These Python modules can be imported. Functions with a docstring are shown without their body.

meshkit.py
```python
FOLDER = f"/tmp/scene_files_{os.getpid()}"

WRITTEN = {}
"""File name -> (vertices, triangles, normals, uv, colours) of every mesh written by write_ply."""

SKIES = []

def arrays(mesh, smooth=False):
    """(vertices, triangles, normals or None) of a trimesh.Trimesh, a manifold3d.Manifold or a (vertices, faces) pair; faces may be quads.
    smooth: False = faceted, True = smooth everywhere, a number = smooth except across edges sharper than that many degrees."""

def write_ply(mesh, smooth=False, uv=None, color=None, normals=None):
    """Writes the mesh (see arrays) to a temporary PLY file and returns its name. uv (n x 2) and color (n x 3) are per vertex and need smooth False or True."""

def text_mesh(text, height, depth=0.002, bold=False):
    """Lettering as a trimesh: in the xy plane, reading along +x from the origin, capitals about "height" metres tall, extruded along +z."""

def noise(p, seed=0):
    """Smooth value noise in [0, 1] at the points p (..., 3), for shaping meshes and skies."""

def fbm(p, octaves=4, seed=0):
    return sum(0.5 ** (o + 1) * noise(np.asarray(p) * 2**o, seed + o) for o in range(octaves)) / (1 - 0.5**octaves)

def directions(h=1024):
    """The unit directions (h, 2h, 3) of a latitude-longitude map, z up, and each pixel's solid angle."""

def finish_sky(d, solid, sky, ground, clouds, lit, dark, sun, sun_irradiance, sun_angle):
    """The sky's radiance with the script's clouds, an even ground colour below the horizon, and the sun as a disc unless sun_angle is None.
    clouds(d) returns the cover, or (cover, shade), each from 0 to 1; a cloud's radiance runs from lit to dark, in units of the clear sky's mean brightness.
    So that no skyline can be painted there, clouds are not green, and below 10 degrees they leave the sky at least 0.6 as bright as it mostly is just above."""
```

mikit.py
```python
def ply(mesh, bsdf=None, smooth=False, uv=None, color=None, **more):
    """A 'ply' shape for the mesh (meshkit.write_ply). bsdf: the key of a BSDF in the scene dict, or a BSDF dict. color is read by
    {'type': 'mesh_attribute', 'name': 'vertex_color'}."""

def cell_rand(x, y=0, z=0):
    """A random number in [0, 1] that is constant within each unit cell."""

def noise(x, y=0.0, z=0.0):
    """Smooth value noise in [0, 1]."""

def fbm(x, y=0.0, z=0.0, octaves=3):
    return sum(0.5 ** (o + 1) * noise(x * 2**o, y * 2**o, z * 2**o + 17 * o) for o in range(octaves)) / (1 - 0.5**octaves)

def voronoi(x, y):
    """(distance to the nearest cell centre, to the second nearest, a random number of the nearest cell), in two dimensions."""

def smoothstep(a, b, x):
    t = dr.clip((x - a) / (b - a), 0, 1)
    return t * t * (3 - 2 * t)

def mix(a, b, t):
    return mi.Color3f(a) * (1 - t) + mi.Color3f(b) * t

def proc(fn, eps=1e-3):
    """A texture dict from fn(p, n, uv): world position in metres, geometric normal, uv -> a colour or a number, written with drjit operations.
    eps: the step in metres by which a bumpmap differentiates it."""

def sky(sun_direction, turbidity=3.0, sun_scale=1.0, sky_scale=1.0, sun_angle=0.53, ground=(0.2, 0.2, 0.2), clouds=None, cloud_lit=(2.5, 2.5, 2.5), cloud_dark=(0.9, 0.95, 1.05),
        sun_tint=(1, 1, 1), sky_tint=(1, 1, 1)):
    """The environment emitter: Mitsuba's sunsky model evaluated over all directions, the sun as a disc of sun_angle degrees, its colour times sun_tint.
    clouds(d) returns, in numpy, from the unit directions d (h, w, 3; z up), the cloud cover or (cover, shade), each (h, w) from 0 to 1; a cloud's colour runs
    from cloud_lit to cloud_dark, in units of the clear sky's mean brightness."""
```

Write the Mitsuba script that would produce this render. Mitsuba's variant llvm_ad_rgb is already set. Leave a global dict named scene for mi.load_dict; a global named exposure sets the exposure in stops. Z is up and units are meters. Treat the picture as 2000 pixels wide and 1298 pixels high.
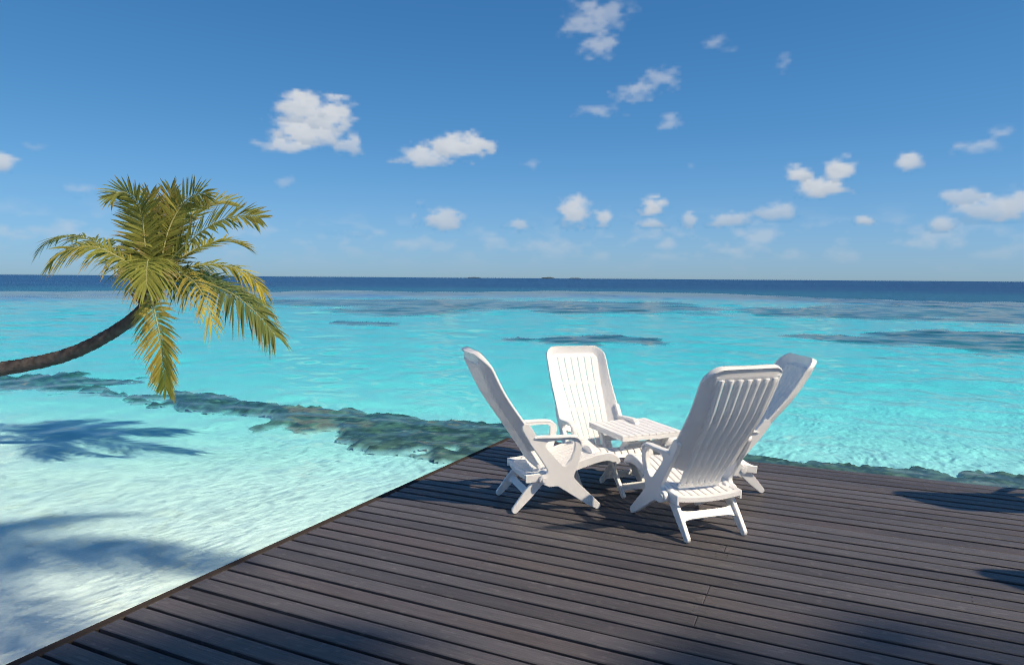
import math, numpy as np, trimesh, mitsuba as mi, drjit as dr, mikit, meshkit
from mikit import proc, noise, fbm, smoothstep, mix, cell_rand, voronoi
from scipy.interpolate import CubicSpline
from shapely.geometry import Polygon, Point, MultiPoint, LineString, box as sbox
from shapely.ops import unary_union

T = mi.ScalarTransform4f
scene, labels = {}, {}

# ------------------------------------------------------------------ camera, sky, exposure
F_PX, PITCH, ROLL, EYE = 1340.0, math.atan(106 / 1340.0), math.radians(0.40), 1.6
fw = np.array([0, math.cos(PITCH), -math.sin(PITCH)])
r0 = np.array([1.0, 0, 0]); u0 = np.cross(r0, fw)
upv = -math.sin(ROLL) * r0 + math.cos(ROLL) * u0
eye = np.array([0, 0, EYE])
scene['camera'] = {'type': 'perspective', 'fov': math.degrees(2 * math.atan(1000 / F_PX)), 'fov_axis': 'x', 'near_clip': 0.05, 'far_clip': 60000.0,
                   'to_world': T().look_at(origin=eye.tolist(), target=(eye + fw).tolist(), up=upv.tolist())}

# clouds: azimuth (from +y towards +x), elevation, half widths, density, 1 = heaped cloud / 0 = thin wisp; degrees
CLOUDS = [(-16.78,12.88,2.25,1.26,1,1),(-14.85,12.25,2.05,1.58,1,1),(-16.42,11.02,2.94,1.21,1,1),(-17.97,9.97,2.23,.61,.85,1),(-13.3,10.23,1.04,.85,.7,1),
 (-4.71,10.41,2.76,1.11,1,1),(-7.21,9.51,2.16,.87,.9,1),(-3.04,10.64,1.34,.87,1,1),(6.01,19.92,2.52,1.67,.6,0),(7.84,20.21,1.82,1.25,.5,0),(6.86,18.11,1.87,1.36,.6,0),
 (11.77,15.66,1.98,.92,.55,0),(9.78,14.55,2.09,.82,.6,0),(6.95,13.37,2.54,.54,.5,0),(12.45,12.25,1.11,.99,.5,0),(16.01,17.74,1.22,.7,.42,0),(20.92,15.67,.72,.77,.35,0),
 (22.3,7.91,.97,.83,1,1),(23.76,6.9,2.02,.75,1,1),(25.11,8.02,1.06,1.14,1,1),(29.72,8.26,.88,.85,.9,1),(33.18,9.07,1.84,.51,.6,0),(34.86,9.83,.84,.39,.55,0),
 (31.64,3.91,.91,.71,.75,1),(34.41,4.77,2.02,1.1,.75,1),(32.9,5.81,1.46,.62,.7,1),(35.95,5.03,1.2,1.34,.75,1),(5,5.31,1.51,1.4,.95,1),(7.51,4.89,.95,.99,.9,1),
 (11.4,5.8,1.09,.89,1,1),(11.43,4.46,1.09,.53,.75,1),(-5.89,4.69,2.1,.95,.8,1),(.36,4.3,1.02,.5,.6,1),(14.24,4.71,.79,.73,.7,1),(17.38,4.66,1.76,.6,.7,1),
 (20.94,5.17,1.53,.7,.65,1),(26.96,4.35,.64,.45,.9,1),(-36.28,7.33,.75,.66,.9,1),(-32.05,5.94,1.42,.59,.45,0),(-34.5,8.61,.86,.33,.25,0),(-18.02,7.31,.92,.43,.4,0),
 (1.59,9.24,.84,.4,.4,0),(14.33,8.89,.47,.47,.2,0),(-12.98,3.53,1.62,.37,.3,0),(-7.64,6.1,.83,.33,.3,0)]
_r = np.random.default_rng(5)
for _ in range(70):                       # the same scattered fair-weather clouds go on all round
    a, e = _r.uniform(44, 316), _r.uniform(3, 14)
    s = _r.uniform(.6, 2.4)
    for k in range(3):
        CLOUDS.append(((a + 180) % 360 - 180 + _r.normal(0, s), e + _r.normal(0, .3 * s), s * _r.uniform(.6, 1.2), s * _r.uniform(.35, .6), _r.uniform(.5, 1), 1))

def clouds(d):
    az = np.degrees(np.arctan2(d[..., 0], d[..., 1])); el = np.degrees(np.arcsin(np.clip(d[..., 2], -1, 1)))
    P = np.stack([d[..., 0], d[..., 1], d[..., 2] * 1.6], -1)
    n1 = meshkit.fbm(P * 34, 5, 3); n2 = meshkit.fbm(P * 34, 5, 11); n3 = meshkit.fbm(P * 70, 6, 23)
    wx, wy = (n1 - .5) * 1.4, (n2 - .5) * 1.1
    cover = np.zeros(az.shape); shade = np.zeros(az.shape)
    for a, e, rx, ry, dn, heap in CLOUDS:
        m = (np.abs((az - a + 180) % 360 - 180) < rx * 2.2 + 1.5) & (np.abs(el - e) < ry * 2.2 + 1.2)
        if not m.any():
            continue
        da = ((az[m] - a + 180) % 360 - 180 + wx[m] * min(1, rx * .8)) / rx
        de = (el[m] - e + wy[m] * min(1, ry)) / ry
        if heap:
            de = np.where(de < 0, de * 1.25, de)
        q = 1 - np.sqrt(da ** 2 + de ** 2)
        if heap:
            c = np.clip((q + (n3[m] - .5) * 1.5 + .15) / .72, 0, 1)
        else:
            c = np.clip((q + (n3[m] - .5) * 2.0 - .02) / 1.0, 0, 1)
        c = c * c * (3 - 2 * c) * dn * (1 if heap else .85)
        s = np.clip(.42 - .55 * de + (n3[m] - .5) * .9, 0, 1) * (.46 if heap else .3)
        up = c > cover[m]
        sh = shade[m]; sh[up] = s[up]; shade[m] = sh
        cv = cover[m]; cover[m] = 1 - (1 - cv) * (1 - c) if heap else np.maximum(cv, c)
    # low broken bank of far cumulus near the horizon
    bank = meshkit.fbm(np.stack([az * .55, el * 1.1, az * 0], -1), 5, 41)
    b = np.clip((bank - .47) * 4.0, 0, 1) * np.exp(-((el - 2.9) / 1.5) ** 2) * .6 * (.45 + .55 * meshkit.noise(np.stack([az * .05, az * 0, az * 0], -1), 8) * 1.3)
    haze = .20 * np.exp(-np.clip(el, 0, 90) / 5.0) + .38 * np.exp(-np.clip(el, 0, 90) / 3.0)          # pale sea air low down
    cover = np.maximum(cover, np.clip(b, 0, .45)); cover = cover + (1 - cover) * haze; shade = shade * (1 - haze) + haze
    return cover * .93, shade

SUN = np.array([0.84, -0.45, 1.0]); SUN /= np.linalg.norm(SUN)
scene['sky'] = mikit.sky(SUN.tolist(), turbidity=2.2, clouds=clouds, cloud_lit=(3.6, 3.65, 3.7), cloud_dark=(.80, 1.38, 2.15), ground=(.17, .29, .40), sky_tint=(.53, 1.015, 1.24), sky_scale=.62, sun_angle=1.4)
exposure = 1.8

# ------------------------------------------------------------------ helpers
def put(key, mesh, bsdf, smooth=False, label=None, cat=None, group=None, kind=None, **kw):
    k, n = key, 0
    while k in scene:
        n += 1; k = f'{key}_{n:03d}'
    scene[k] = mikit.ply(mesh, bsdf, smooth=smooth, **kw)
    tag(k, label, cat, group, kind)
    return k

def tag(k, label=None, cat=None, group=None, kind=None):
    d = {a: b for a, b in (('label', label), ('category', cat), ('group', group), ('kind', kind)) if b}
    if d:
        labels[k] = d

def cat_mesh(ms):
    vs, fs, n = [], [], 0
    for v, f in ms:
        v = np.asarray(v, float); f = np.asarray(f, int)
        if f.shape[1] == 4:
            f = np.vstack([f[:, [0, 1, 2]], f[:, [0, 2, 3]]])
        vs.append(v); fs.append(f + n); n += len(v)
    return np.vstack(vs), np.vstack(fs)

def convex_prism(poly, z0, z1, ch=0.0):
    """Upright prism over a convex polygon, its upper edge chamfered."""
    p = np.asarray(poly, float)
    if np.sum(p[:, 0] * np.roll(p[:, 1], -1) - np.roll(p[:, 0], -1) * p[:, 1]) < 0:
        p = p[::-1]
    n = len(p)
    rings = [np.c_[p, np.full(n, z0)]]
    if ch > 0:
        e = np.roll(p, -1, 0) - p; e /= np.linalg.norm(e, axis=1, keepdims=True)
        nr = np.c_[-e[:, 1], e[:, 0]]; a, b = np.roll(nr, 1, 0), nr
        inner = p + ch * (a + b) / (1 + np.sum(a * b, 1, keepdims=True))
        rings += [np.c_[p, np.full(n, z1 - ch)], np.c_[inner, np.full(n, z1)]]
    else:
        rings += [np.c_[p, np.full(n, z1)]]
    v = np.vstack(rings); f = []
    for k in range(len(rings) - 1):
        for i in range(n):
            j = (i + 1) % n
            f += [[k * n + i, k * n + j, (k + 1) * n + j], [k * n + i, (k + 1) * n + j, (k + 1) * n + i]]
    top = (len(rings) - 1) * n
    for i in range(1, n - 1):
        f += [[top, top + i, top + i + 1], [0, i + 1, i]]
    return v, np.array(f)

def box_mesh(c, s, rot=0.0):
    v, f = convex_prism(np.array([[-1, -1], [1, -1], [1, 1], [-1, 1]]) * np.array(s[:2]) / 2, -s[2] / 2, s[2] / 2, min(s) * .12)
    cr, sr = math.cos(rot), math.sin(rot)
    v = v @ np.array([[cr, -sr, 0], [sr, cr, 0], [0, 0, 1]]).T + np.asarray(c)
    return v, f

def tube(pts, rad, sides=12, caps=True, knobbly=None):
    p = np.asarray(pts, float); rad = np.broadcast_to(rad, (len(p),)).astype(float)
    t = np.gradient(p, axis=0); t /= np.linalg.norm(t, axis=1, keepdims=True)
    a = np.cross(t[0], [0.0, 0, 1] if abs(t[0][2]) < .9 else [1.0, 0, 0]); rings = []
    for i in range(len(p)):
        a = a - t[i] * (a @ t[i]); a /= np.linalg.norm(a); b = np.cross(t[i], a)
        th = np.arange(sides) / sides * 2 * math.pi
        rr = rad[i] * (1 + (knobbly(i, th) if knobbly else 0))
        rings.append(p[i] + (rr * np.cos(th))[:, None] * a + (rr * np.sin(th))[:, None] * b)
    n = len(p); v = np.vstack(rings + [p[:1], p[-1:]])
    i, j = np.meshgrid(np.arange(n - 1), np.arange(sides), indexing='ij')
    q = np.stack([i * sides + j, i * sides + (j + 1) % sides, (i + 1) * sides + (j + 1) % sides, (i + 1) * sides + j], -1).reshape(-1, 4)
    f = [np.vstack([q[:, [0, 1, 2]], q[:, [0, 2, 3]]])]
    if caps:
        k = np.arange(sides)
        f += [np.c_[np.full(sides, n * sides), (k + 1) % sides, k], np.c_[np.full(sides, n * sides + 1), (n - 1) * sides + k, (n - 1) * sides + (k + 1) % sides]]
    return v, np.vstack(f)

def spline(pts, n):
    p = np.asarray(pts, float); s = np.r_[0, np.cumsum(np.linalg.norm(np.diff(p, axis=0), axis=1))]
    return CubicSpline(s, p)(np.linspace(0, s[-1], n))

# ------------------------------------------------------------------ materials
def sand_col(p, n, uv):
    big = fbm(p.x * .6, p.y * .6, 3.0, 3)
    fine = noise(p.x * 60, p.y * 60, 1.0)
    return mix((.74, .75, .735), (.83, .84, .83), big) * (.93 + .12 * fine)
def sand_bump(p, n, uv):
    a, t = p.x * .78 - p.y * .56, p.x * .56 + p.y * .78            # ripple crests lie square to the breeze
    w = fbm(p.x * .9, p.y * .9, 0.0, 2)
    r1 = noise(a * 9 + w * 4, t * 4.6 + w * 3, 7.0); r2 = noise(a * 19 + w * 6, t * 10 - w * 5, 9.0)
    r3 = noise(a * 2.2, t * 1.1 + w, 3.0)
    calm = smoothstep(-1.26, -1.06, p.z) * .75 + .25             # the ripples die out in deeper water
    return (r1 * .038 + r2 * .024) * calm + r3 * .05
scene['sand'] = {'type': 'twosided', 'b': {'type': 'bumpmap', 'arbitrary': proc(sand_bump, .004), 'scale': 1.0, 'bsdf': {'type': 'diffuse', 'reflectance': proc(sand_col)}}}

scene['coral'] = {'type': 'twosided', 'b': {'type': 'diffuse', 'reflectance': {'type': 'mesh_attribute', 'name': 'vertex_color'}}}

scene['lagoon_water'] = {'type': 'thindielectric', 'int_ior': 1.10, 'ext_ior': 1.0, 'specular_reflectance': {'type': 'rgb', 'value': [.75, .75, .75]},
                         'specular_transmittance': {'type': 'mesh_attribute', 'name': 'vertex_color'}}
def deep_col(p, n, uv):
    a = fbm(p.x * .012, p.y * .035, 1.0, 4); b = noise(p.x * .15, p.y * .35, 2.0)
    near = 1 - smoothstep(120.0, 230.0, dr.sqrt(p.x * p.x + p.y * p.y))
    c = mix((.010, .050, .145), (.020, .078, .185), a * .8 + b * .25)
    return mix(c, (.022, .115, .205), near * .8)               # still some bottom showing over the upper reef slope
scene['deep_water'] = {'type': 'twosided', 'b': {'type': 'principled', 'base_color': proc(deep_col), 'roughness': .5, 'specular': .22}}

PA = math.radians(-65.0)                       # azimuth of the planks
PU = np.array([math.sin(PA), math.cos(PA)]); PV = np.array([math.cos(PA), -math.sin(PA)])   # along, across
PITCH_P = 0.1205
def wood_uv(p):
    return p.x * float(PU[0]) + p.y * float(PU[1]), p.x * float(PV[0]) + p.y * float(PV[1])
def wood_col(p, n, uv):
    u, v = wood_uv(p)
    k = dr.floor(v / PITCH_P)
    tone = cell_rand(k, 3.0, 1.0); tint = cell_rand(k, 8.0, 2.0)
    g = noise(u * 5, v * 260, k) * .6 + noise(u * 17, v * 520, k + 9) * .4
    st = fbm(u * 1.7, v * 4.5, 4.0, 4)
    sp = smoothstep(.80, .93, noise(u * 22, v * 55, 2.0))
    c = mix((.045, .041, .045), (.098, .093, .102), tone * .55 + st * .45)
    c = mix(c, (.078, .060, .056), smoothstep(.55, .95, tint * .6 + st * .5) * .5)
    return c * (.72 + .55 * g) + mi.Color3f(.06, .058, .055) * sp * .35
def wood_bump(p, n, uv):
    u, v = wood_uv(p)
    return noise(u * 5, v * 260, 1.0) * .0007 + noise(u * 9, v * 90, 5.0) * .0008
scene['deck_wood'] = {'type': 'twosided', 'b': {'type': 'bumpmap', 'arbitrary': proc(wood_bump, .0006), 'scale': 1.0,
                      'bsdf': {'type': 'principled', 'base_color': proc(wood_col), 'roughness': .5, 'specular': .5}}}
scene['dark_timber'] = {'type': 'twosided', 'b': {'type': 'diffuse', 'reflectance': {'type': 'rgb', 'value': [.05, .043, .04]}}}
scene['nail_metal'] = {'type': 'principled', 'base_color': {'type': 'rgb', 'value': [.09, .085, .08]}, 'roughness': .6, 'metallic': .3}

def resin_col(p, n, uv):
    d = fbm(p.x * 9, p.y * 9, p.z * 9, 3)
    return mix((.70, .70, .695), (.755, .755, .75), d)
scene['white_resin'] = {'type': 'twosided', 'b': {'type': 'principled', 'base_color': proc(resin_col), 'roughness': .42, 'specular': .5}}

scene['thin_resin'] = {'type': 'principledthin', 'base_color': {'type': 'rgb', 'value': [.90, .90, .89]}, 'roughness': .42, 'diff_trans': .34, 'spec_trans': 0.0, 'eta': 1.5}
scene['frond_leaf'] = {'type': 'principledthin', 'base_color': {'type': 'mesh_attribute', 'name': 'vertex_color'}, 'roughness': .5, 'diff_trans': .75, 'spec_trans': 0.0}
scene['frond_stem'] = {'type': 'twosided', 'b': {'type': 'principled', 'base_color': {'type': 'rgb', 'value': [.27, .27, .10]}, 'roughness': .45}}
def bark_col(p, n, uv):
    a = fbm(p.x * 14, p.y * 14, p.z * 14, 4); b = noise(p.x * 40, p.y * 40, p.z * 8)
    return mix((.022, .018, .018), (.12, .108, .105), a * .75 + b * .25)
def bark_bump(p, n, uv):
    return fbm(p.x * 30, p.y * 30, p.z * 30, 3) * .012
scene['palm_bark'] = {'type': 'twosided', 'b': {'type': 'bumpmap', 'arbitrary': proc(bark_bump, .003), 'scale': 1.0, 'bsdf': {'type': 'diffuse', 'reflectance': proc(bark_col)}}}
def fibre_col(p, n, uv):
    return mix((.05, .03, .02), (.26, .19, .13), fbm(p.x * 30, p.y * 30, p.z * 9, 3))
scene['palm_fibre'] = {'type': 'twosided', 'b': {'type': 'diffuse', 'reflectance': proc(fibre_col)}}
scene['islet_green'] = {'type': 'twosided', 'b': {'type': 'diffuse', 'reflectance': {'type': 'rgb', 'value': [.06, .085, .10]}}}

# ------------------------------------------------------------------ sea bed and water
WL = -0.90
def depth(x, y):
    """Depth of the water in metres (negative: dry sand), from the beach behind the deck out to the drop-off."""
    P = np.stack([x, y, np.zeros_like(x)], -1)
    nb = meshkit.fbm(P / 7.0, 3, 2) - .5
    land = np.clip(-x - 6.2, 0, 9) * 1.7 * np.clip((13.0 - y) / 5, 0, 1)
    q = y + .10 * x - land
    D = np.interp(q, [-30, 0, 3, 5, 8, 10.5, 14, 20, 30, 60, 95], [-2.5, -.25, .12, .25, .52, .95, 1.45, 1.95, 2.3, 2.5, 2.7]) + nb * .15 * np.clip(q / 10, 0, 1)
    D = D + np.clip(q - 12, 0, 30) / 30 * nb * .9
    r = np.hypot(x, y)
    edge = 93 + 16 * (meshkit.fbm(P / 45.0, 4, 7) - .5) * 2 + np.clip(-x, -80, 60) * -.12 - np.clip(x - 10, 0, 70) * .32
    D = D + 75 * np.clip((r - edge) / 32, 0, 1) ** 1.5
    return D
def bed_z(x, y):
    D = depth(x, y)
    return WL - np.where(D < 0, D, .12 * np.clip(D, 0, .5) / .5 + .16 * np.clip(D - .5, 0, 3))

K_ABS = np.array([1.15, .066, .022])           # clear sea water takes the red first
th_f = np.radians(np.r_[np.arange(-46, 46.01, .15)])
th = np.r_[np.radians(np.arange(-180, -46, 4.0)), th_f, np.radians(np.arange(50, 180, 4.0))]
def grid(radii, th):
    R, A = np.meshgrid(radii, th, indexing='ij')
    x, y = R * np.sin(A), R * np.cos(A)
    n, m = R.shape
    i, j = np.meshgrid(np.arange(n - 1), np.arange(m), indexing='ij')
    a, b, c, d = i * m + j, i * m + (j + 1) % m, (i + 1) * m + (j + 1) % m, (i + 1) * m + j
    q = np.stack([a, d, c, b], -1).reshape(-1, 4)
    return x.ravel(), y.ravel(), q

rad_w = [2.2]
while rad_w[-1] < 128:
    r = rad_w[-1]; rad_w.append(r * (1.006 if r < 60 else 1.010))
rad_w = np.array(rad_w); R_OUT = rad_w[-1]
x, y, q = grid(rad_w, th)
def fray(x, y):                      # the reef edge is not a circle
    r = np.hypot(x, y); a = np.arctan2(x, y)
    k = 1 + .16 * (meshkit.fbm(np.stack([a * 9, a * 0 + 3, a * 0], -1), 4, 17) - .5) * 2 * np.clip((r - 84) / 40, 0, 1) * np.clip((2000 - r) / 1700, 0, 1)
    k = k * (1 - .20 * np.clip((a - .1) / .5, 0, 1) * np.clip((1.4 - a) / .5, 0, 1) * np.clip((r - 70) / 50, 0, 1) * np.clip((2000 - r) / 1700, 0, 1))
    return x * k, y * k
x, y = fray(x, y); rr = np.hypot(x, y)
cell = np.maximum(rr * .008, .012)
z = np.zeros_like(x)
_w = np.random.default_rng(21)
for k in range(64):
    lam = .15 * (4.0 / .15) ** (k / 63.0) * _w.uniform(.9, 1.1)
    ang = math.radians(205) + _w.normal(0, .85)           # the breeze comes in over the lagoon
    slope = .021 if lam < 1.2 else .009 + .012 * np.clip((rr - 25) / 40, 0, 1)
    kx, ky = 2 * math.pi / lam * math.sin(ang), 2 * math.pi / lam * math.cos(ang)
    fade = np.clip((lam / cell - 2.6) / 2.5, 0, 1)
    wob = 2.5 * meshkit.noise(np.stack([x / (lam * 5), y / (lam * 5), np.full_like(x, k * 3.1)], -1), k)
    z += slope * lam / (2 * math.pi) * fade * np.sin(kx * x + ky * y + _w.uniform(0, 6.28) + wob)
amp = .35 + .65 * np.clip((rr - 4) / 10, 0, 1)
D = depth(x, y)
z = z * amp
tint = np.exp(-.5 * K_ABS[None] * np.clip(D, 0, None)[:, None])
put('lagoon_water', (np.c_[x, y, WL + z], q), 'lagoon_water', smooth=True, color=tint, kind='structure', label='clear turquoise lagoon water with small ripples over pale sand')

xo, yo, qo = grid(np.r_[R_OUT * .999, 140, 160, 190, 220, 300, 420, 650, 1000, 1800, 3500, 8000, 20000, 50000], th)
xo, yo = fray(xo, yo)
put('deep_sea', (np.c_[xo, yo, np.full_like(xo, WL - .01)], qo), 'deep_water', smooth=True, kind='structure', label='dark blue open sea beyond the reef out to the horizon')

rad_b = np.r_[0.05, np.geomspace(.6, 240, 330)]
xb, yb, qb = grid(rad_b, np.r_[np.radians(np.arange(-180, -48, 4.0)), np.radians(np.arange(-48, 48.01, .5)), np.radians(np.arange(52, 180, 4.0))])
put('sea_bed', (np.c_[xb, yb, bed_z(xb, yb)], qb), 'sand', smooth=True, kind='structure', label='pale rippled sand under the clear shallow water')

# ------------------------------------------------------------------ coral reefs (lumpy banks on the bed, under the water)
def reef(poly, res, height, lump, rough, bsdf, label, seed, group=None, z_add=0.0):
    """A bank of coral heads inside an outline that noise frays; poly in metres."""
    pg = Polygon(poly).buffer(0)
    x0, y0, x1, y1 = pg.buffer(rough * 2).bounds
    xs, ys = np.arange(x0, x1 + res, res), np.arange(y0, y1 + res, res)
    X, Y = np.meshgrid(xs, ys, indexing='ij')
    P = np.stack([X, Y, np.zeros_like(X)], -1)
    wx = (meshkit.fbm(P / rough, 4, seed) - .5) * rough * 2.0; wy = (meshkit.fbm(P / rough, 4, seed + 50) - .5) * rough * 2.0
    import shapely
    pts = shapely.points(X + wx, Y + wy)
    inside = shapely.contains(pg, pts); dist = shapely.distance(pg.boundary, pts) * np.where(inside, 1, -1)
    cut = dist + (meshkit.fbm(P / (lump * 1.3), 4, seed + 9) - .5) * rough * 1.7
    keep = cut > 0
    h = np.clip(cut / (rough * .8), 0, 1) ** .9
    a = meshkit.fbm(P / lump, 4, seed + 3); b = 1 - np.abs(2 * meshkit.noise(P / (lump * .45), seed + 4) - 1)
    Z = bed_z(X, Y) - .02 + z_add + height * h * (.25 + .75 * a + .45 * b * b)
    Z = np.minimum(Z, WL - .10)
    X = X + (meshkit.noise(P / res * .9, seed + 6) - .5) * res * .8; Y = Y + (meshkit.noise(P / res * .9, seed + 7) - .5) * res * .8
    n, m = X.shape
    idx = np.arange(n * m).reshape(n, m)
    ok = keep[:-1, :-1] & keep[1:, :-1] & keep[1:, 1:] & keep[:-1, 1:]
    qd = np.stack([idx[:-1, :-1], idx[1:, :-1], idx[1:, 1:], idx[:-1, 1:]], -1)[ok]
    import scipy.sparse as sp_, scipy.sparse.csgraph as cg
    e = np.vstack([qd[:, [0, 1]], qd[:, [1, 2]], qd[:, [2, 3]]])
    _, lab = cg.connected_components(sp_.coo_matrix((np.ones(len(e)), (e[:, 0], e[:, 1])), shape=(n * m, n * m)), directed=False)
    cnt = np.bincount(lab[qd[:, 0]]); qd = qd[cnt[lab[qd[:, 0]]] >= (cnt.max() if len(qd) < 900 else cnt.max() * .004)]
    used, inv = np.unique(qd.ravel(), return_inverse=True)
    V = np.c_[X.ravel(), Y.ravel(), Z.ravel()][used]
    Q = V * [1, 1, 0]
    far = bsdf == 'far_coral'
    a_ = meshkit.fbm(Q / (lump * (.9 if far else .30)), 4, seed + 20)[:, None]; b_ = meshkit.noise(Q / (lump * .12), seed + 21)[:, None]
    lo, hi, tipc = ((.045, .055, .055), (.17, .18, .165), (.26, .27, .25)) if far else ((.034, .033, .026), (.20, .175, .12), (.40, .37, .28))
    sm = lambda u: np.clip(u, 0, 1) ** 2 * (3 - 2 * np.clip(u, 0, 1))
    colr = np.array(lo) + (np.array(hi) - lo) * sm((a_ - .3) / .42)
    colr = colr + (np.array(tipc) - colr) * sm((b_ - .68) / .3) * .6
    e_ = sm(np.clip(cut.ravel()[used] / (rough * (.55 if far else .30)), 0, 1) + (a_[:, 0] - .5) * .8)[:, None]
    colr = np.array((.66, .67, .65)) * (1 - e_) + colr * e_
    return put('coral_reef', (V, inv.reshape(-1, 4)), 'coral', smooth=True, color=colr, label=label, cat='coral reef', group=group)

reef([(-10.2, 16.1), (-7.6, 15.9), (-5.2, 15.0), (-3.2, 13.7), (-1.5, 12.9), (.6, 11.4), (1.2, 10.2), (.4, 9.4), (-.9, 9.85), (-2.4, 10.9), (-4.3, 12.4), (-6.9, 14.4), (-9.5, 15.6)], .05, .26, .55, .9, 'coral',
     'long band of dark brown coral running from the hanging palm frond to the deck corner', 3)
reef([(-15.5, 18.9), (-12, 18.9), (-9.9, 18.3), (-10.4, 16.6), (-12, 16.2), (-15.5, 16.6)], .07, .2, .6, .9, 'coral', 'dark coral patch just behind the leaning palm trunk', 13)
reef([(2.4, 10.45), (4.0, 10.05), (5.6, 9.5), (7.2, 8.95), (8.4, 7.95), (9, 6.5), (7.5, 6.2), (5.5, 7.3), (3.8, 8.4), (2.4, 9.4)], .05, .22, .5, .42, 'coral', 'greenish coral along the far edge of the deck at the right', 23)
reef([(.6, 32), (2.5, 34.6), (5.2, 35.5), (7.9, 33.4), (7.6, 31.2), (4.4, 29.6), (1.8, 30.4)], .16, .15, 1.2, 1.6, 'far_coral', 'small lone dark reef patch in the turquoise above the second chair from the left', 33)
reef([(14, 37), (19, 40), (27, 40), (33, 36), (33, 27), (25, 25.5), (20, 27.5), (17, 31)], .25, .15, 1.8, 4.0, 'far_coral', 'wide broken reef patch in the turquoise at the right edge of the photo', 43)
reef([(-12.2, 43.6), (-9, 44.2), (-6.6, 43), (-6.9, 41.2), (-10, 41)], .2, .12, 1.4, 1.2, 'far_coral', 'faint thin reef streak in mid lagoon right of the palm crown', 53)
reef([(-30, 88), (-8, 96), (20, 88), (22, 66), (14, 55), (-3, 57), (-13, 53), (-20, 66), (-32, 76)], .5, .15, 3.5, 9, 'far_coral', 'long dark reef shelf before the deep water in the centre', 63)
reef([(17, 58), (27, 52), (38, 46), (62, 66), (85, 92), (60, 98), (38, 84), (22, 70)], .5, .15, 3.5, 8, 'far_coral', 'long dark reef shelf before the deep water at the right', 73)
reef([(-95, 100), (-60, 104), (-34, 100), (-30, 92), (-60, 92), (-95, 88)], .5, .15, 3.5, 6, 'far_coral', 'narrow dark reef line before the deep water at the left behind the palm', 83)

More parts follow.
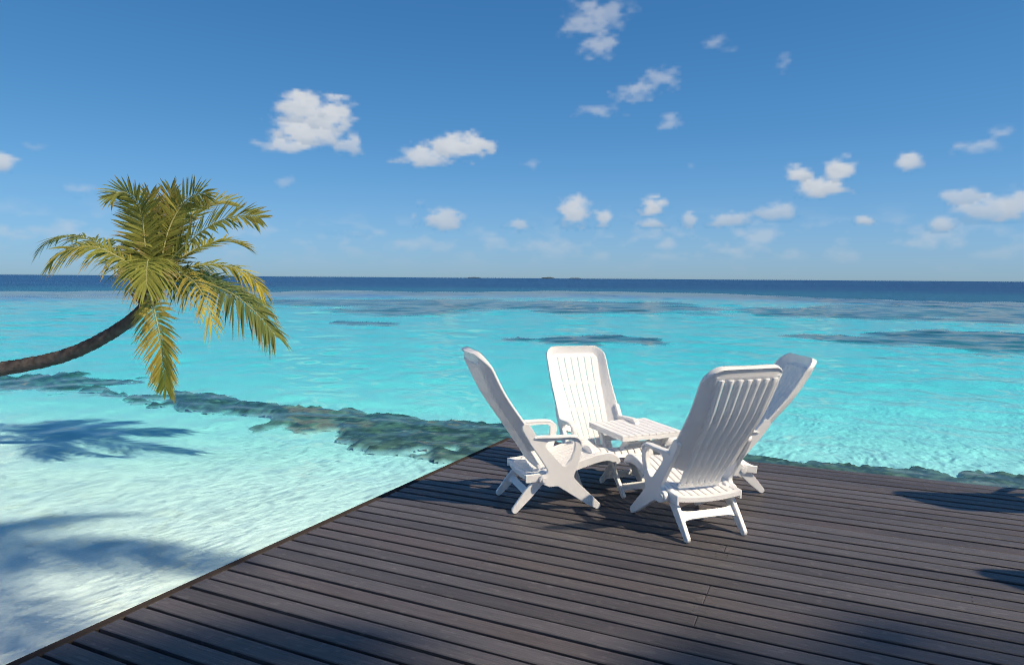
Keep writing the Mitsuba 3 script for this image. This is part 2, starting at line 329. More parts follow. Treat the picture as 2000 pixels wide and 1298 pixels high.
# ------------------------------------------------------------------ deck
def uv2xy(u, v):
    return np.outer(np.atleast_1d(u), PU) + np.outer(np.atleast_1d(v), PV) if np.ndim(u) else u * PU + v * PV
ea = math.radians(26.45); EL = np.array([math.sin(ea), math.cos(ea)])          # left edge direction
P0 = np.array([-2.085, 2.735]); fa = math.radians(-68.0); FE = np.array([math.sin(fa), math.cos(fa)])
PF = np.array([2.135, 5.956])
s = np.linalg.solve(np.c_[EL, -FE], PF - P0)[0]; CORNER = P0 + s * EL
A_near, A_right = P0 - 7.5 * EL, PF - 8.5 * FE
deck_poly = Polygon([CORNER, A_near, A_near - 13 * FE, A_right])
edge_w = .055
inner = deck_poly.buffer(0)
def half(poly, pt, d, off):        # the part of poly at least off to the right of the line pt, d
    nrm = np.array([d[1], -d[0]]); a = pt + nrm * off
    return poly.intersection(Polygon([a - d * 60, a + d * 60, a + d * 60 + nrm * 60, a - d * 60 + nrm * 60]))
inner = half(inner, P0, EL, edge_w + .012)
tag('deck', 'weathered dark grey timber deck of long planks over the lagoon', None, None, 'structure')
v_all = np.array(deck_poly.exterior.coords) @ PV
u_all = np.array(deck_poly.exterior.coords) @ PU
v0, v1 = v_all.min(), v_all.max()
JU = float(np.array([1.25, 3.92]) @ PU)          # the row of butt joints
_d = np.random.default_rng(9)
k0, k1 = int(math.floor(v0 / PITCH_P)), int(math.ceil(v1 / PITCH_P))
nails = []
for k in range(k0, k1):
    gap = _d.uniform(.014, .027); dz = _d.normal(0, .0012); va, vb = k * PITCH_P + gap / 2, (k + 1) * PITCH_P - gap / 2
    full = _d.random() < .62
    for (ua, ub) in ((u_all.min() - 1, u_all.max() + 1),) if full else ((u_all.min() - 1, JU - .0008), (JU + .0008, u_all.max() + 1)):
        strip = Polygon([ua * PU + va * PV, ub * PU + va * PV, ub * PU + vb * PV, ua * PU + vb * PV]).intersection(inner)
        if strip.is_empty or strip.area < .004:
            continue
        c = np.array(strip.exterior.coords)[:-1]
        keep = [i for i in range(len(c)) if np.linalg.norm(c[i] - c[i - 1]) > .004]
        if len(keep) < 3:
            continue
        c = c[keep]
        if (c @ np.array([0, 1.0])).max() < -1.0:
            continue
        put('deck__plank', convex_prism(c, -.042, dz + _d.normal(0, .0006), .004), 'deck_wood')
    for un in (JU - .03, JU + .03, JU - 1.23, JU + 1.21, JU + 2.4, JU - 2.45):
        for fr in (.27, .73):
            pt = un * PU + (va + (vb - va) * fr) * PV
            if inner.contains(Point(pt)) and pt[1] > 1:
                nails.append((pt + _d.normal(0, .004, 2), dz))
ring = np.c_[np.cos(np.arange(8) * math.pi / 4), np.sin(np.arange(8) * math.pi / 4)]
put('deck__nail_head', cat_mesh([convex_prism(p + ring * .0042, dz - .004, dz + .0012) for p, dz in nails]), 'nail_metal', kind='stuff')
nE = np.array([EL[1], -EL[0]])
put('deck__edge_board', convex_prism([A_near, CORNER, CORNER + nE * edge_w - EL * .0, A_near + nE * edge_w], -.16, -.006, .006), 'dark_timber')
nF = np.array([FE[1], -FE[0]])
put('deck__fascia_board', convex_prism([CORNER - FE * .02 - nF * .004, A_right - nF * .004, A_right - nF * .034, CORNER - FE * .02 - nF * .034], -.2, -.012, .005), 'deck_wood')
sub = []
for un in np.arange(u_all.min() + .4, u_all.max(), .6):
    line = LineString([un * PU + (v0 - 1) * PV, un * PU + (v1 + 1) * PV]).intersection(deck_poly.buffer(-.12))
    if line.length > .3:
        a, b = np.array(line.coords)[[0, -1]]
        sub.append(convex_prism([a - PU * .035, b - PU * .035, b + PU * .035, a + PU * .035], -.19, -.044))
put('deck__joist', cat_mesh(sub), 'dark_timber', kind='stuff')
posts = []
for i in range(5):
    for j in range(5):
        p = CORNER - EL * (.5 + 2.2 * i) - FE * (.6 + 2.3 * j)
        posts.append(tube([[p[0], p[1], -1.7], [p[0], p[1], -.195]], .09, 12))
put('deck__post', cat_mesh(posts), 'dark_timber', smooth=40, kind='stuff')

# ------------------------------------------------------------------ chairs
class Surf:
    """A curved sheet: profile points (x forward, z up), lateral y, offset n along the front normal."""
    def __init__(self, prof, dish, half):
        p = np.asarray(prof, float); s = np.r_[0, np.cumsum(np.linalg.norm(np.diff(p, axis=0), axis=1))]
        self.cs, self.L, self.dish, self.half = CubicSpline(s, p), s[-1], dish, half
    def __call__(self, y, w, n):
        y, w, n = np.broadcast_arrays(np.asarray(y, float), np.asarray(w, float), np.asarray(n, float))
        p, t = self.cs(np.clip(w, 0, self.L)), self.cs(np.clip(w, 0, self.L), 1)
        t = t / np.linalg.norm(t, axis=-1, keepdims=True)
        nr = np.stack([t[..., 1], -t[..., 0]], -1)             # to the sitter's side
        p = p + (n - self.dish * (1 - (y / self.half) ** 2))[..., None] * nr
        return np.stack([p[..., 0], y, p[..., 1]], -1)

def loft(surf, loops):
    """Closed mesh through loops, each an array of (y, w, n) of equal length; the ends are capped."""
    L = [surf(l[:, 0], l[:, 1], l[:, 2]) for l in map(np.asarray, loops)]
    n, m = len(L), len(L[0]); v = np.vstack(L + [L[0].mean(0)[None], L[-1].mean(0)[None]])
    i, j = np.meshgrid(np.arange(n - 1), np.arange(m), indexing='ij')
    q = np.stack([i * m + j, i * m + (j + 1) % m, (i + 1) * m + (j + 1) % m, (i + 1) * m + j], -1).reshape(-1, 4)
    k = np.arange(m)
    return v, np.vstack([q[:, [0, 1, 2]], q[:, [0, 2, 3]], np.c_[np.full(m, n * m), (k + 1) % m, k], np.c_[np.full(m, n * m + 1), (n - 1) * m + k, (n - 1) * m + (k + 1) % m]])

def slat(surf, y0, y1, w0, w1, n0, thick, steps=22, yfun=None, bulge=.010):
    loops = []
    for w in np.linspace(w0, w1, steps):
        a, b = (y0, y1) if yfun is None else (y0 * yfun(w), y1 * yfun(w))
        yy = np.array([0, .12, .5, .88, 1, 1, .93, .75, .5, .25, .07, 0]); nn = np.array([-.002, 0, 0, 0, -.002, -thick, -thick - .36 * bulge, -thick - .80 * bulge, -thick - bulge, -thick - .80 * bulge, -thick - .36 * bulge, -thick])
        loops.append(np.c_[a + (b - a) * yy, np.full(12, w), n0 + nn])
    return loft(surf, loops)

def rim_path(half_w, wb, wt, rad, n=8):
    """Up the left side, across the rounded top, down the right side: (y, w) and the inward normal."""
    pts = [(half_w, w) for w in np.linspace(wb, wt - rad, 22)]
    pts += [(half_w - rad + rad * math.cos(a), wt - rad + rad * math.sin(a)) for a in np.linspace(0, math.pi / 2, n)[1:]]
    pts += [(y, wt) for y in np.linspace(half_w - rad, -half_w + rad, 9)[1:]]
    pts += [(-half_w + rad - rad * math.sin(a), wt - rad + rad * math.cos(a)) for a in np.linspace(0, math.pi / 2, n)[1:]]
    pts += [(-half_w, w) for w in np.linspace(wt - rad, wb, 22)[1:]]
    return np.array(pts)

def strip_poly(pts, rads):
    """Union of the hulls of successive circles: a limb of changing width in the side view."""
    cs = [Point(p).buffer(r, 10) for p, r in zip(pts, rads)]
    return unary_union([cs[i].union(cs[i + 1]).convex_hull for i in range(len(cs) - 1)])

def plate(poly, y0, y1, ch=.004):
    """Side-view outline (x, z) given thickness from y0 to y1, its edges eased in two steps."""
    poly = poly.simplify(.0006)
    def ext(p, a, b):
        m = trimesh.creation.extrude_polygon(p, b - a, engine='earcut'); v = np.array(m.vertices)
        return np.c_[v[:, 0], v[:, 2] + a, v[:, 1]], np.array(m.faces)[:, ::-1]
    ms = []
    for q, a, b in ((poly, y0 + ch, y1 - ch), (poly.buffer(-ch * .4), y0 + ch * .35, y1 - ch * .35), (poly.buffer(-ch), y0, y1)):
        for g in getattr(q, 'geoms', [q]):
            ms.append(ext(g, a, b))
    return cat_mesh(ms)

BACK = [(.262, .300), (.228, .365), (.155, .475), (.072, .60), (-.005, .71), (-.095, .85), (-.157, .975), (-.190, 1.045), (-.220, 1.118)]
back = Surf(BACK, .012, .25)
SEAT = [(.085, .264), (.16, .268), (.28, .287), (.42, .320), (.55, .357), (.65, .378), (.72, .374), (.765, .345), (.785, .305)]
seat = Surf([(p[0], p[1]) for p in SEAT][::-1], .018, .23)     # from the front edge back, so that its front normal points up
HINGE = np.array([.205, .235])

def chair_parts(pitch):
    c, s_ = math.cos(pitch), math.sin(pitch); piv = np.array([.60, 0.0])
    def tip(v):                      # lean the one-piece frame back about its front feet
        x, zz = v[:, 0] - piv[0], v[:, 2] - piv[1]
        return np.c_[piv[0] + x * c - zz * s_, v[:, 1], piv[1] + zz * c + x * s_]
    parts = []                       # (name, mesh, smooth)
    def add(name, m, smooth=35, lean=True):
        v, f = m; parts.append((name, (tip(np.asarray(v, float)) if lean else np.asarray(v, float), f), smooth))
    # backrest rim: a deep tray edge running up one side, over the top and down the other
    rp = rim_path(.268, .182, back.L, .11)
    t = np.gradient(rp, axis=0); t /= np.linalg.norm(t, axis=1, keepdims=True); inw = np.c_[-t[:, 1], t[:, 0]]
    loops = []
    ain = lambda w: .046 + .066 * (1 - np.clip((w - .05) / (back.L - .05), 0, 1)) ** 1.2
    for p_, i_ in zip(rp, inw):
        a1 = float(ain(p_[1])); t_ = min(1.0, max(0.0, -i_[1])) ** 1.0
        side = np.array([(0, .004), (.004, .014), (.012, .013), (.5 * a1 + .008, -.012), (a1, -.039), (a1 + .012, -.041), (a1 + .012, -.052), (a1 - .006, -.053), (.45 * a1, -.026), (.002, -.004)])
        roll = np.array([(-.010, -.052), (-.012, -.014), (-.004, -.006), (.016, -.024), (.045, -.037), (.057, -.041), (.057, -.052), (.040, -.052), (.006, -.044), (-.001, -.055)])
        sec = side * (1 - t_) + roll * t_                     # winged sides, the top edge rolled back
        arch = .012 * max(0, 1 - (p_[0] / .268) ** 2) * (p_[1] > back.L - .12)
        loops.append(np.array([[p_[0] + i_[0] * a, p_[1] + i_[1] * a + arch - .012, b] for a, b in sec]))
    rim = loft(back, loops); add('backrest', rim)
    pw_ = lambda w: (.268 - ain(w) - .004)                    # half width of the slatted panel, narrower at the bottom
    def cross(w0, w1, n0, n1):
        wm = (w0 + w1) / 2
        loops = [np.array([[y_, w0, n0], [y_, w1, n0], [y_, w1, n1], [y_, w0, n1]]) for y_ in np.linspace(-pw_(wm), pw_(wm), 15)]
        return loft(back, loops)
    add('backrest__head_band', cross(back.L - .085, back.L - .052, -.040, -.051))
    add('backrest__lower_band', cross(.0, .045, -.036, -.054))
    for wq in (.38, .63):
        add('backrest__cross_band', cross(wq - .013, wq + .013, -.0425, -.048))
    ns = 7
    for i in range(ns):
        y0, y1 = -1 + 2 * i / ns + .012, -1 + 2 * (i + 1) / ns - .012
        add('backrest__slat', slat(back, y0, y1, .03, back.L - .066, -.040, .004, 26, pw_, .019), True)
    # seat
    W = seat.L
    sl = []
    for sd in (-1, 1):
        loops = []
        for w_ in np.linspace(0, W, 26):
            dp = .052 - .02 * (w_ < .05)
            loops.append(np.array([[sd * .236, w_, -.002], [sd * .232, w_, .004], [sd * .206, w_, .0], [sd * .206, w_, -.012], [sd * .222, w_, -.016], [sd * .224, w_, -dp], [sd * .236, w_, -dp]])[::sd])
        sl.append(loft(seat, loops))
    fr = [np.array([[y_, -.0, .002], [y_, .03, .0], [y_, .03, -.016], [y_, .0, -.030]]) for y_ in np.linspace(-.232, .232, 13)]
    sl.append(loft(seat, fr))
    rr_ = [np.array([[y_, W - .03, 0], [y_, W, -.002], [y_, W, -.03], [y_, W - .03, -.014]]) for y_ in np.linspace(-.232, .232, 13)]
    sl.append(loft(seat, rr_))
    add('seat', cat_mesh(sl))
    ns = 8; pw = .412 / ns
    for i in range(ns):
        y0 = -.206 + i * pw + .004
        add('seat__slat', slat(seat, y0, y0 + pw - .008, .028, W - .028, -.001, .009, 20, None, .006))
    # side frames: rail below the back, X centre, front leg, arm post
    for sd in (1, -1):
        body = strip_poly([(.075, .598), (.13, .51), (.205, .41), (.275, .32), (.335, .235), (.43, .155), (.53, .074), (.598, .024)], [.030, .034, .039, .048, .060, .047, .035, .024])
        hip = strip_poly([(.335, .235), (.25, .225), (.205, .235)], [.05, .042, .032])
        post = strip_poly([(.452, .485), (.448, .42), (.425, .345), (.375, .265)], [.024, .026, .030, .048])
        arm = strip_poly([(.125, .515), (.20, .512), (.32, .513), (.41, .512), (.452, .485)], [.024, .014, .0115, .0125, .021])
        poly = unary_union([body, hip, post, arm]).buffer(.028).buffer(-.038).buffer(.010)
        y0, y1 = (.2705, .2395) if sd > 0 else (-.2395, -.2705)
        add('side_frame', plate(poly, min(y0, y1), max(y0, y1)), False)
        ap = spline([(.13, .530), (.185, .533), (.27, .531), (.38, .530), (.435, .519), (.467, .487), (.472, .44)], 26)
        tt = np.gradient(ap, axis=0); tt /= np.linalg.norm(tt, axis=1, keepdims=True); nn = np.c_[-tt[:, 1], tt[:, 0]]
        secs = []
        for i, (p_, n_) in enumerate(zip(ap, nn)):
            f_ = i / 25; wd = .024 + .006 * math.sin(math.pi * min(1, f_ * 1.15)) - .010 * max(0, f_ - .75) * 4
            yc = sd * (.255 + .010 * math.sin(math.pi * f_))
            sec = [(-wd, -.006), (-wd * .8, .004), (0, .009), (wd * .8, .004), (wd, -.006), (wd * .8, -.012), (-wd * .8, -.012)]
            secs.append(np.array([[p_[0] + n_[0] * b, yc + a, p_[1] + n_[1] * b] for a, b in sec]))
        m = len(secs[0]); v = np.vstack(secs + [secs[0].mean(0)[None], secs[-1].mean(0)[None]]); n = len(secs)
        i, j = np.meshgrid(np.arange(n - 1), np.arange(m), indexing='ij')
        q_ = np.stack([i * m + j, i * m + (j + 1) % m, (i + 1) * m + (j + 1) % m, (i + 1) * m + j], -1).reshape(-1, 4); kk = np.arange(m)
        add('armrest', (v, np.vstack([q_[:, [0, 2, 1]], q_[:, [0, 3, 2]], np.c_[np.full(m, n * m), kk, (kk + 1) % m], np.c_[np.full(m, n * m + 1), (n - 1) * m + (kk + 1) % m, (n - 1) * m + kk]])), 45)
        kn = tube([[HINGE[0], sd * .2715, HINGE[1]], [HINGE[0], sd * .280, HINGE[1]]], .017, 14)
        add('pivot_knob', kn, 40)
    # folding rear legs from the hinge to the deck
    h = tip(np.array([[HINGE[0], 0, HINGE[1]]]))[0][[0, 2]]
    for sd in (1, -1):
        d_ = (h - np.array([.012, .024])); d_ /= np.linalg.norm(d_)
        leg = strip_poly([(.014, .022), tuple(np.array([.014, .022]) + .45 * (h - np.array([.014, .022]))), tuple(h + d_ * .015)], [.022, .033, .038])
        a, b = sorted((sd * .218, sd * .192))
        add('rear_leg', plate(leg, a, b), False, False)
    mid = np.array([.014, .022]) + .50 * (h - np.array([.014, .022])); d_ = (h - np.array([.014, .022])); d_ /= np.linalg.norm(d_); n_ = np.array([-d_[1], d_[0]])
    lp = []
    for y_ in np.linspace(-.1915, .1915, 17):
        fl = .024 + .016 * (abs(y_) / .192) ** 6
        lp.append(np.array([[mid[0] + d_[0] * a + n_[0] * b, y_, mid[1] + d_[1] * a + n_[1] * b] for a, b in ((-fl, -.009), (-fl, .009), (fl, .009), (fl, -.009))]))
    m, n = 4, len(lp); v = np.vstack(lp); i, j = np.meshgrid(np.arange(n - 1), np.arange(m), indexing='ij')
    q_ = np.stack([i * m + j, i * m + (j + 1) % m, (i + 1) * m + (j + 1) % m, (i + 1) * m + j], -1).reshape(-1, 4)
    add('stretcher', (v, np.vstack([q_[:, [0, 1, 2]], q_[:, [0, 2, 3]]])), 30, False)
    return parts

KINDS = {}
def chair(x, y, fx, fy, pitch, label, group=None):
    key, n = 'deck_chair', 0
    while any(k.startswith(key + '__') for k in scene):
        n += 1; key = f'deck_chair_{n:03d}'
    if pitch not in KINDS:
        KINDS[pitch] = [(nm, mikit.ply(m, 'thin_resin' if nm == 'backrest__slat' else 'white_resin', smooth=sm)) for nm, m, sm in chair_parts(math.radians(pitch))]
    M = T().translate([x, y, .0015]).rotate([0, 0, 1], math.degrees(math.atan2(fy, fx)))
    for nm, d in KINDS[pitch]:
        k, n = f'{key}__{nm}', 0
        while k in scene:
            n += 1; k = f'{key}__{nm}_{n:03d}'
        scene[k] = {**d, 'to_world': M}
    tag(key, label, 'chair', 'white reclining chairs on the deck')
    return key

chair(-.045, 4.765, .96, .28, 0, 'white resin reclining chair leftmost of the group, seen from the side facing right')
chair(.62, 5.57, .25, -.97, 6.0, 'white resin reclining chair facing the camera behind the small table')
chair(1.275, 4.12, -.32, .947, 0, 'white resin reclining chair nearest the camera, its slatted back turned to us')
chair(1.89, 5.27, -1.0, -.05, 6.0, 'white resin reclining chair half hidden behind the nearest one, facing left with shaded back')
chair(4.129, 4.550, .80, .52, 0, 'white resin reclining chair off to the right whose shadow lies near the far deck edge')
chair(3.814, 3.135, .80, .52, 0, 'white resin reclining chair off to the right whose shadow tip is nearest the camera')

# ------------------------------------------------------------------ folding table
tag('folding_table', 'low square white folding table with a slatted top between the four chairs', 'table')
TM = T().translate([.938, 5.16, .001]).rotate([0, 0, 1], math.degrees(math.atan2(.366, .93)))
def tput(name, m, smooth=False):
    k, n = f'folding_table__{name}', 0
    while k in scene:
        n += 1; k = f'folding_table__{name}_{n:03d}'
    scene[k] = {**mikit.ply(m, 'white_resin', smooth=smooth), 'to_world': TM}
S, HT = .257, .48
for i in range(9):
    w_ = 2 * S / 9
    tput('top_slat', box_mesh((-S + (i + .5) * w_, 0, HT - .007), (w_ - .006, 2 * S - .004, .014)))
tput('top_frame', cat_mesh([box_mesh((0, sg * (S - .012), HT - .0285), (2 * S - .01, .020, .026)) for sg in (1, -1)] + [box_mesh((sg * (S - .014), 0, HT - .0285), (.018, 2 * S - .05, .026)) for sg in (1, -1)]
     + [box_mesh((0, yy_, HT - .024), (2 * S - .05, .03, .018)) for yy_ in (-.12, .12)]))
for sg in (1, -1):
    for sd in (1, -1):
        xs = sd * (.200 if sg > 0 else .168)
        pg = strip_poly([(-sg * .19, .022), (0, .225), (sg * .175, HT - .058)], [.020, .025, .022])
        v, f = plate(pg, xs - .012, xs + .012)
        tput('leg', (v[:, [1, 0, 2]], f[:, ::-1]))
    w_ = (.200 if sg > 0 else .168)
    rib = [box_mesh((0, -sg * .155, .072), (2 * w_ - .026, .018, .05))] + [box_mesh((x_, -sg * .155, .072), (.008, .024, .046)) for x_ in np.linspace(-w_ + .05, w_ - .05, 6)]
    tput('crossbar', cat_mesh(rib))
    tput('crossbar', box_mesh((0, sg * .125, .375), (2 * w_ - .026, .016, .04)))
for sd in (1, -1):
    tput('pivot_pin', tube([[sd * .186, 0, .225], [sd * .2195, 0, .225]], .008, 10), 40)

# ------------------------------------------------------------------ palms
def leaf_frond(ctrl, nhint, L, npair, seed, base_col, tip_col, a0=.10, droop=.16, wmax=.033, fold=.35, dry=.35):
    rg = np.random.default_rng(seed)
    c = spline(ctrl, 60); t = np.gradient(c, axis=0); t /= np.linalg.norm(t, axis=1, keepdims=True)
    N = np.asarray(nhint, float); vs, fs, cs, n = [], [], [], 0
    npair = int(npair * 1.5)
    for k in range(npair):
        f = a0 + (1 - a0) * (k + .5) / npair
        i = min(59, int(f * 59)); P, Tn = c[i], t[i]
        nr = N - Tn * (N @ Tn); nr /= np.linalg.norm(nr) + 1e-9; S_ = np.cross(Tn, nr)
        prof = np.interp(f, [0, .1, .35, .7, .92, 1], [.5, .8, 1, .95, .72, .5])
        for sd in (-1, 1):
            if rg.random() < .05:
                continue
            al = math.radians(np.interp(f, [0, .5, 1], [72, 55, 22]) + rg.normal(0, 5))
            fo = fold * rg.uniform(.3, 1.3)
            d = sd * S_ * math.sin(al) + Tn * math.cos(al) + nr * fo * math.sin(al); d /= np.linalg.norm(d)
            l = L * prof * rg.uniform(.85, 1.12); wd = wmax * rg.uniform(.75, 1.1) * (.6 + .4 * prof)
            wv = np.cross(d, nr + rg.normal(0, .25, 3)); wv /= np.linalg.norm(wv)
            dr_ = droop * rg.uniform(.4, 1.7); st = [0, .25, .55, .82, 1.0]; ws = [.35, 1, .95, .55, .06]
            m = rg.uniform(0, 1); age = np.clip((f - .55) * 1.3 + rg.normal(0, .18), 0, 1)
            bc = np.array(base_col) * (1 - age) + np.array(tip_col) * age
            bc = bc * rg.uniform(.75, 1.2)
            tan = np.array([.46, .30, .17])
            for s_, w_ in zip(st, ws):
                q_ = P + d * l * s_ + np.array([0, 0, -1.0]) * dr_ * l * s_ ** 2
                vs += [q_ - wv * wd * w_ / 2, q_ + wv * wd * w_ / 2]
                tp = np.clip((s_ - .62) / .38, 0, 1) * (m < dry) * .9
                cc = np.clip(bc * (1 - tp) + tan * tp, 0, 1); cs += [cc, cc]
            for s_ in range(4):
                a = n + 2 * s_; fs += [[a, a + 1, a + 3], [a, a + 3, a + 2]]
            n += 10
    rad = np.interp(np.linspace(0, 1, 60), [0, .15, 1], [.026, .016, .004])
    return (np.array(vs), np.array(fs)), np.array(cs), tube(c, rad, 6)

def add_frond(key, ctrl, nhint, L, npair, seed, bc, tc, **kw):
    m, col, stem = leaf_frond(ctrl, nhint, L, npair, seed, bc, tc, **kw)
    k = put(f'{key}__frond', m, 'frond_leaf', color=col)
    scene[k + '__rachis'] = mikit.ply(stem, 'frond_stem', smooth=True)

def trunk(key, pts, r0_, r1_, n=220, seed=0):
    c = spline(pts, n); rad = np.linspace(r0_, r1_, n)
    ph = np.cumsum(np.linalg.norm(np.gradient(c, axis=0), axis=1))
    rings = lambda i, th_: .10 * (1 - 2 * abs((ph[i] / .10) % 1 - .5)) + .03 * np.sin(th_ * 3 + i * .7) + .02 * np.sin(th_ * 7 - i * 1.9)
    put(f'{key}__trunk', tube(c, rad, 18, True, rings), 'palm_bark', smooth=50)

OL, YL, DK, YE = (.25, .265, .065), (.44, .36, .09), (.15, .185, .07), (.58, .45, .07)
tag('palm_tree', 'leaning coconut palm with yellow green fronds and dark curved trunk over the water', 'palm tree')
HB = np.array([-5.296, 10.0, 1.363])
trunk('palm_tree', [(-11.6, 8.7, -1.05), (-10.6, 9.2, -.52), (-9.2, 9.6, -.10), (-7.44, 9.9, .23), (-6.91, 10, .33), (-6.38, 10, .49), (-5.92, 10, .72), (-5.57, 10, .95), (-5.36, 10, 1.16), (-5.29, 10, 1.36)], .136, .076)
FRONDS = [
 ([(0,0,0),(-.03,.03,.36),(-.10,.10,1.0),(-.13,.0,1.30),(-.20,-.1,1.40),(-.32,-.3,1.30)], (.15,-1,.1), .46, 50, OL, DK, {}),
 ([(0,0,.05),(.16,.05,.42),(.22,.2,.90),(.37,.3,1.26),(.62,.2,1.42),(.92,0,1.34)], (0,-1,.25), .46, 52, OL, YL, {}),
 ([(0,.05,0),(.15,.2,.53),(.31,.5,1.04),(.50,.8,1.33),(.80,1.0,1.42)], (-.3,-.9,.4), .50, 44, OL, YL, {}),
 ([(0,0,0),(.33,0,.45),(.73,-.1,.78),(1.19,-.2,1.03),(1.53,-.3,1.08),(1.80,-.4,1.04)], (-.45,-.7,.6), .48, 50, OL, YL, {}),
 ([(0,.1,0),(.24,.3,.42),(.55,.6,.70),(.78,.9,.78),(1.0,1.1,.72)], (-.3,-.6,.7), .46, 40, OL, YL, {}),
 ([(0,0,0),(.33,.1,.28),(.67,.3,.40),(1.01,.4,.38),(1.32,.4,.23),(1.53,.4,.0)], (0,-.35,1), .36, 46, OL, YE, {'droop': .5}),
 ([(.05,0,-.02),(.46,0,.17),(.97,-.2,.12),(1.46,-.4,-.06),(1.80,-.5,-.33),(2.06,-.6,-.60)], (.1,-.6,.8), .46, 52, DK, OL, {'droop': .45}),
 ([(.05,-.05,0),(.56,-.2,.25),(.95,-.5,.09),(1.16,-.7,-.16),(1.28,-.8,-.45)], (.4,-.7,.5), .34, 17, YL, YE, {'droop': .5, 'wmax': .024, 'a0': .3, 'dry': .1}),
 ([(0,-.05,-.05),(.18,-.3,-.04),(.40,-.6,-.30),(.52,-.7,-.70),(.52,-.65,-1.06),(.47,-.5,-1.34)], (.0,-1,.1), .37, 54, YL, YE, {'dry': .5, 'droop': .25}),
 ([(0,-.05,.12),(.15,-.25,.36),(.38,-.7,.44),(.57,-1.1,.32),(.70,-1.36,.10)], (0,-.3,1), .52, 50, OL, OL, {'droop': .50, 'a0': .25}),
 ([(0,-.02,0),(-.06,-.1,.27),(-.28,-.3,.51),(-.53,-.4,.63),(-.77,-.5,.60),(-1.04,-.5,.42)], (0,-.5,1), .40, 48, OL, YL, {'droop': .55, 'dry': .4}),
 ([(0,.05,0),(-.18,.1,.27),(-.74,.4,.60),(-1.18,.6,.77),(-1.60,.7,.84),(-2.02,.7,.66)], (0,-.4,1), .44, 48, DK, OL, {'droop': .5}),
 ([(0,.12,0),(.02,.3,.5),(.07,.45,1.0),(.12,.5,1.56)], (-.1,-1,.2), .46, 46, YL, OL, {}),
 ([(-.03,.12,0),(-.10,.3,.5),(-.16,.4,1.0),(-.14,.4,1.46)], (.2,-1,.2), .46, 46, OL, YL, {}),
 ([(0,.1,0),(-.0,.3,.54),(-.02,.55,1.0),(.04,.8,1.42)], (.1,-1,.2), .46, 46, DK, YL, {}),
 ([(.05,.05,-.02),(.28,.3,.18),(.67,.6,.16),(1.04,.8,.0),(1.43,.8,-.31)], (0,-.4,1), .44, 42, DK, OL, {'droop': .5}),
 ([(0,.1,-.02),(.1,.5,.2),(.2,1.0,.3),(.3,1.5,.1)], (0,.3,1), .45, 36, DK, OL, {'droop': .4}),
 ([(0,.1,-.02),(-.2,.5,.3),(-.5,1.1,.4),(-.7,1.5,.2)], (0,.3,1), .45, 36, DK, OL, {'droop': .4})]
for i, (c, nh, L, npr, bc, tc, kw) in enumerate(FRONDS):
    add_frond('palm_tree', [HB + np.array(p) for p in c], nh, L, npr, 100 + i, bc, tc, **kw)
# fibrous sheath and old stubs round the growing point
_s = np.random.default_rng(4); sh = []
for k in range(26):
    a = k * 2.4; d = np.array([math.cos(a), math.sin(a) * .8, _s.uniform(-.3, .5)]); p = HB + np.array([-.02, 0, -.22 + .012 * k])
    sh.append(tube([p + d * .06, p + d * .13 + [0, 0, .05], p + d * _s.uniform(.17, .26) + [0, 0, _s.uniform(.04, .16)]], [.045, .032, .010], 7))
put('palm_tree__fibre_sheath', cat_mesh(sh), 'palm_fibre', smooth=50)
sp = [tube([HB + np.array([.0, -.05, .1]), HB + np.array([.3, -.25, .26]), HB + np.array([.62, -.45, .10])], [.05, .06, .012], 8)]
put('palm_tree__flower_sheath', cat_mesh(sp), 'palm_fibre', smooth=60)

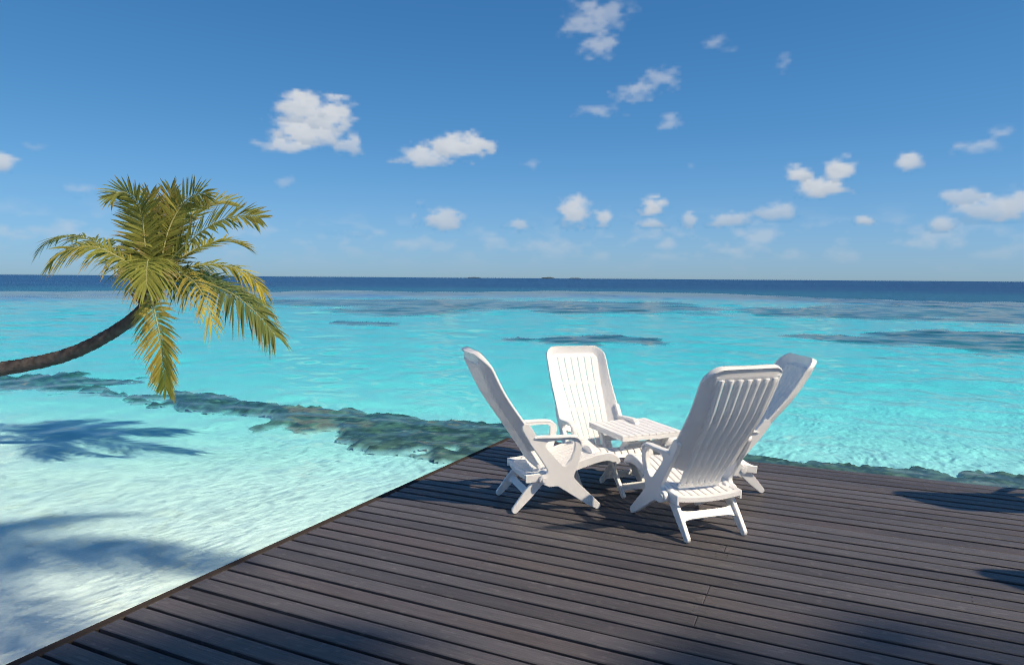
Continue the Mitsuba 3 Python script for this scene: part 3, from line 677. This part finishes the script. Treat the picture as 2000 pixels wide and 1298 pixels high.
def shade_palm(key, label, base, head, nf, L, seed):
    tag(key, label, 'palm tree')
    rg = np.random.default_rng(seed); base, head = np.array(base, float), np.array(head, float)
    m1 = base + (head - base) * [.25, .25, .45]; m2 = base + (head - base) * [.65, .65, .82]
    trunk(key, [base, m1, m2, head], .16, .10)
    for k in range(nf):
        az = 2.39996 * k + rg.normal(0, .15); e = rg.uniform(-.1, .9); l = L * rg.uniform(.85, 1.1)
        h = np.array([math.cos(az), math.sin(az)]); ctrl = []
        for s_ in (0, .2, .45, .7, 1):
            ctrl.append(head + np.r_[h * l * s_ * math.cos(e) * (1 - .12 * s_), l * (math.sin(e) * s_ - (.45 + .25 * math.cos(e)) * s_ ** 2.2)])
        add_frond(key, ctrl, (0, 0, 1), .62, 46, seed * 40 + k, OL, YL, droop=.45)
shade_palm('palm_tree_001', 'tall coconut palm leaning over from the beach at the left, out of the frame', (-3.0, -2.6, -.75), (.35, 2.9, 5.7), 9, 2.2, 3)
shade_palm('palm_tree_003', 'tallest coconut palm behind the deck, out of the frame', (6.5, -5.5, -.75), (4.45, -1.85, 8.2), 13, 2.5, 9)
shade_palm('palm_tree_002', 'tall coconut palm standing behind the deck at the right, out of the frame', (10.5, -4.5, -.7), (8.4, -2.0, 8.0), 15, 2.6, 6)

# ------------------------------------------------------------------ islets on the horizon
def islet(az, dist, w, h, label, seed):
    a = math.radians(az); c = np.array([math.sin(a), math.cos(a)]) * dist; t_ = np.array([math.cos(a), -math.sin(a)])
    n = 40; s_ = np.linspace(-1, 1, n); pr = (1 - np.abs(s_) ** 4) * (.65 + .5 * meshkit.fbm(np.c_[s_ * 5, s_ * 0, s_ * 0 + seed], 4, seed))
    v, f = [], []
    for i in range(n):
        for k, (o, zz) in enumerate(((-.5, -1), (-.35, .55), (0, 1), (.35, .55), (.5, -1))):
            p = c + t_ * s_[i] * w / 2 + c / dist * o * w * .3 * math.sqrt(max(0, 1 - s_[i] ** 2) + .01)
            v.append([p[0], p[1], WL + (zz * pr[i] * h if zz > 0 else -1)])
    for i in range(n - 1):
        for k in range(4):
            b = i * 5 + k; f.append([b, b + 5, b + 6, b + 1])
    put('islet', (np.array(v), np.array(f)), 'islet_green', smooth=True, label=label, cat='island')
islet(2.95, 9000, 190, 20, 'low wooded islet on the horizon, the largest of three', 1)
islet(5.2, 9500, 180, 13, 'low wooded islet on the horizon, the rightmost of three', 2)
islet(-3.2, 9500, 200, 13, 'low wooded islet on the horizon, the leftmost of three', 3)
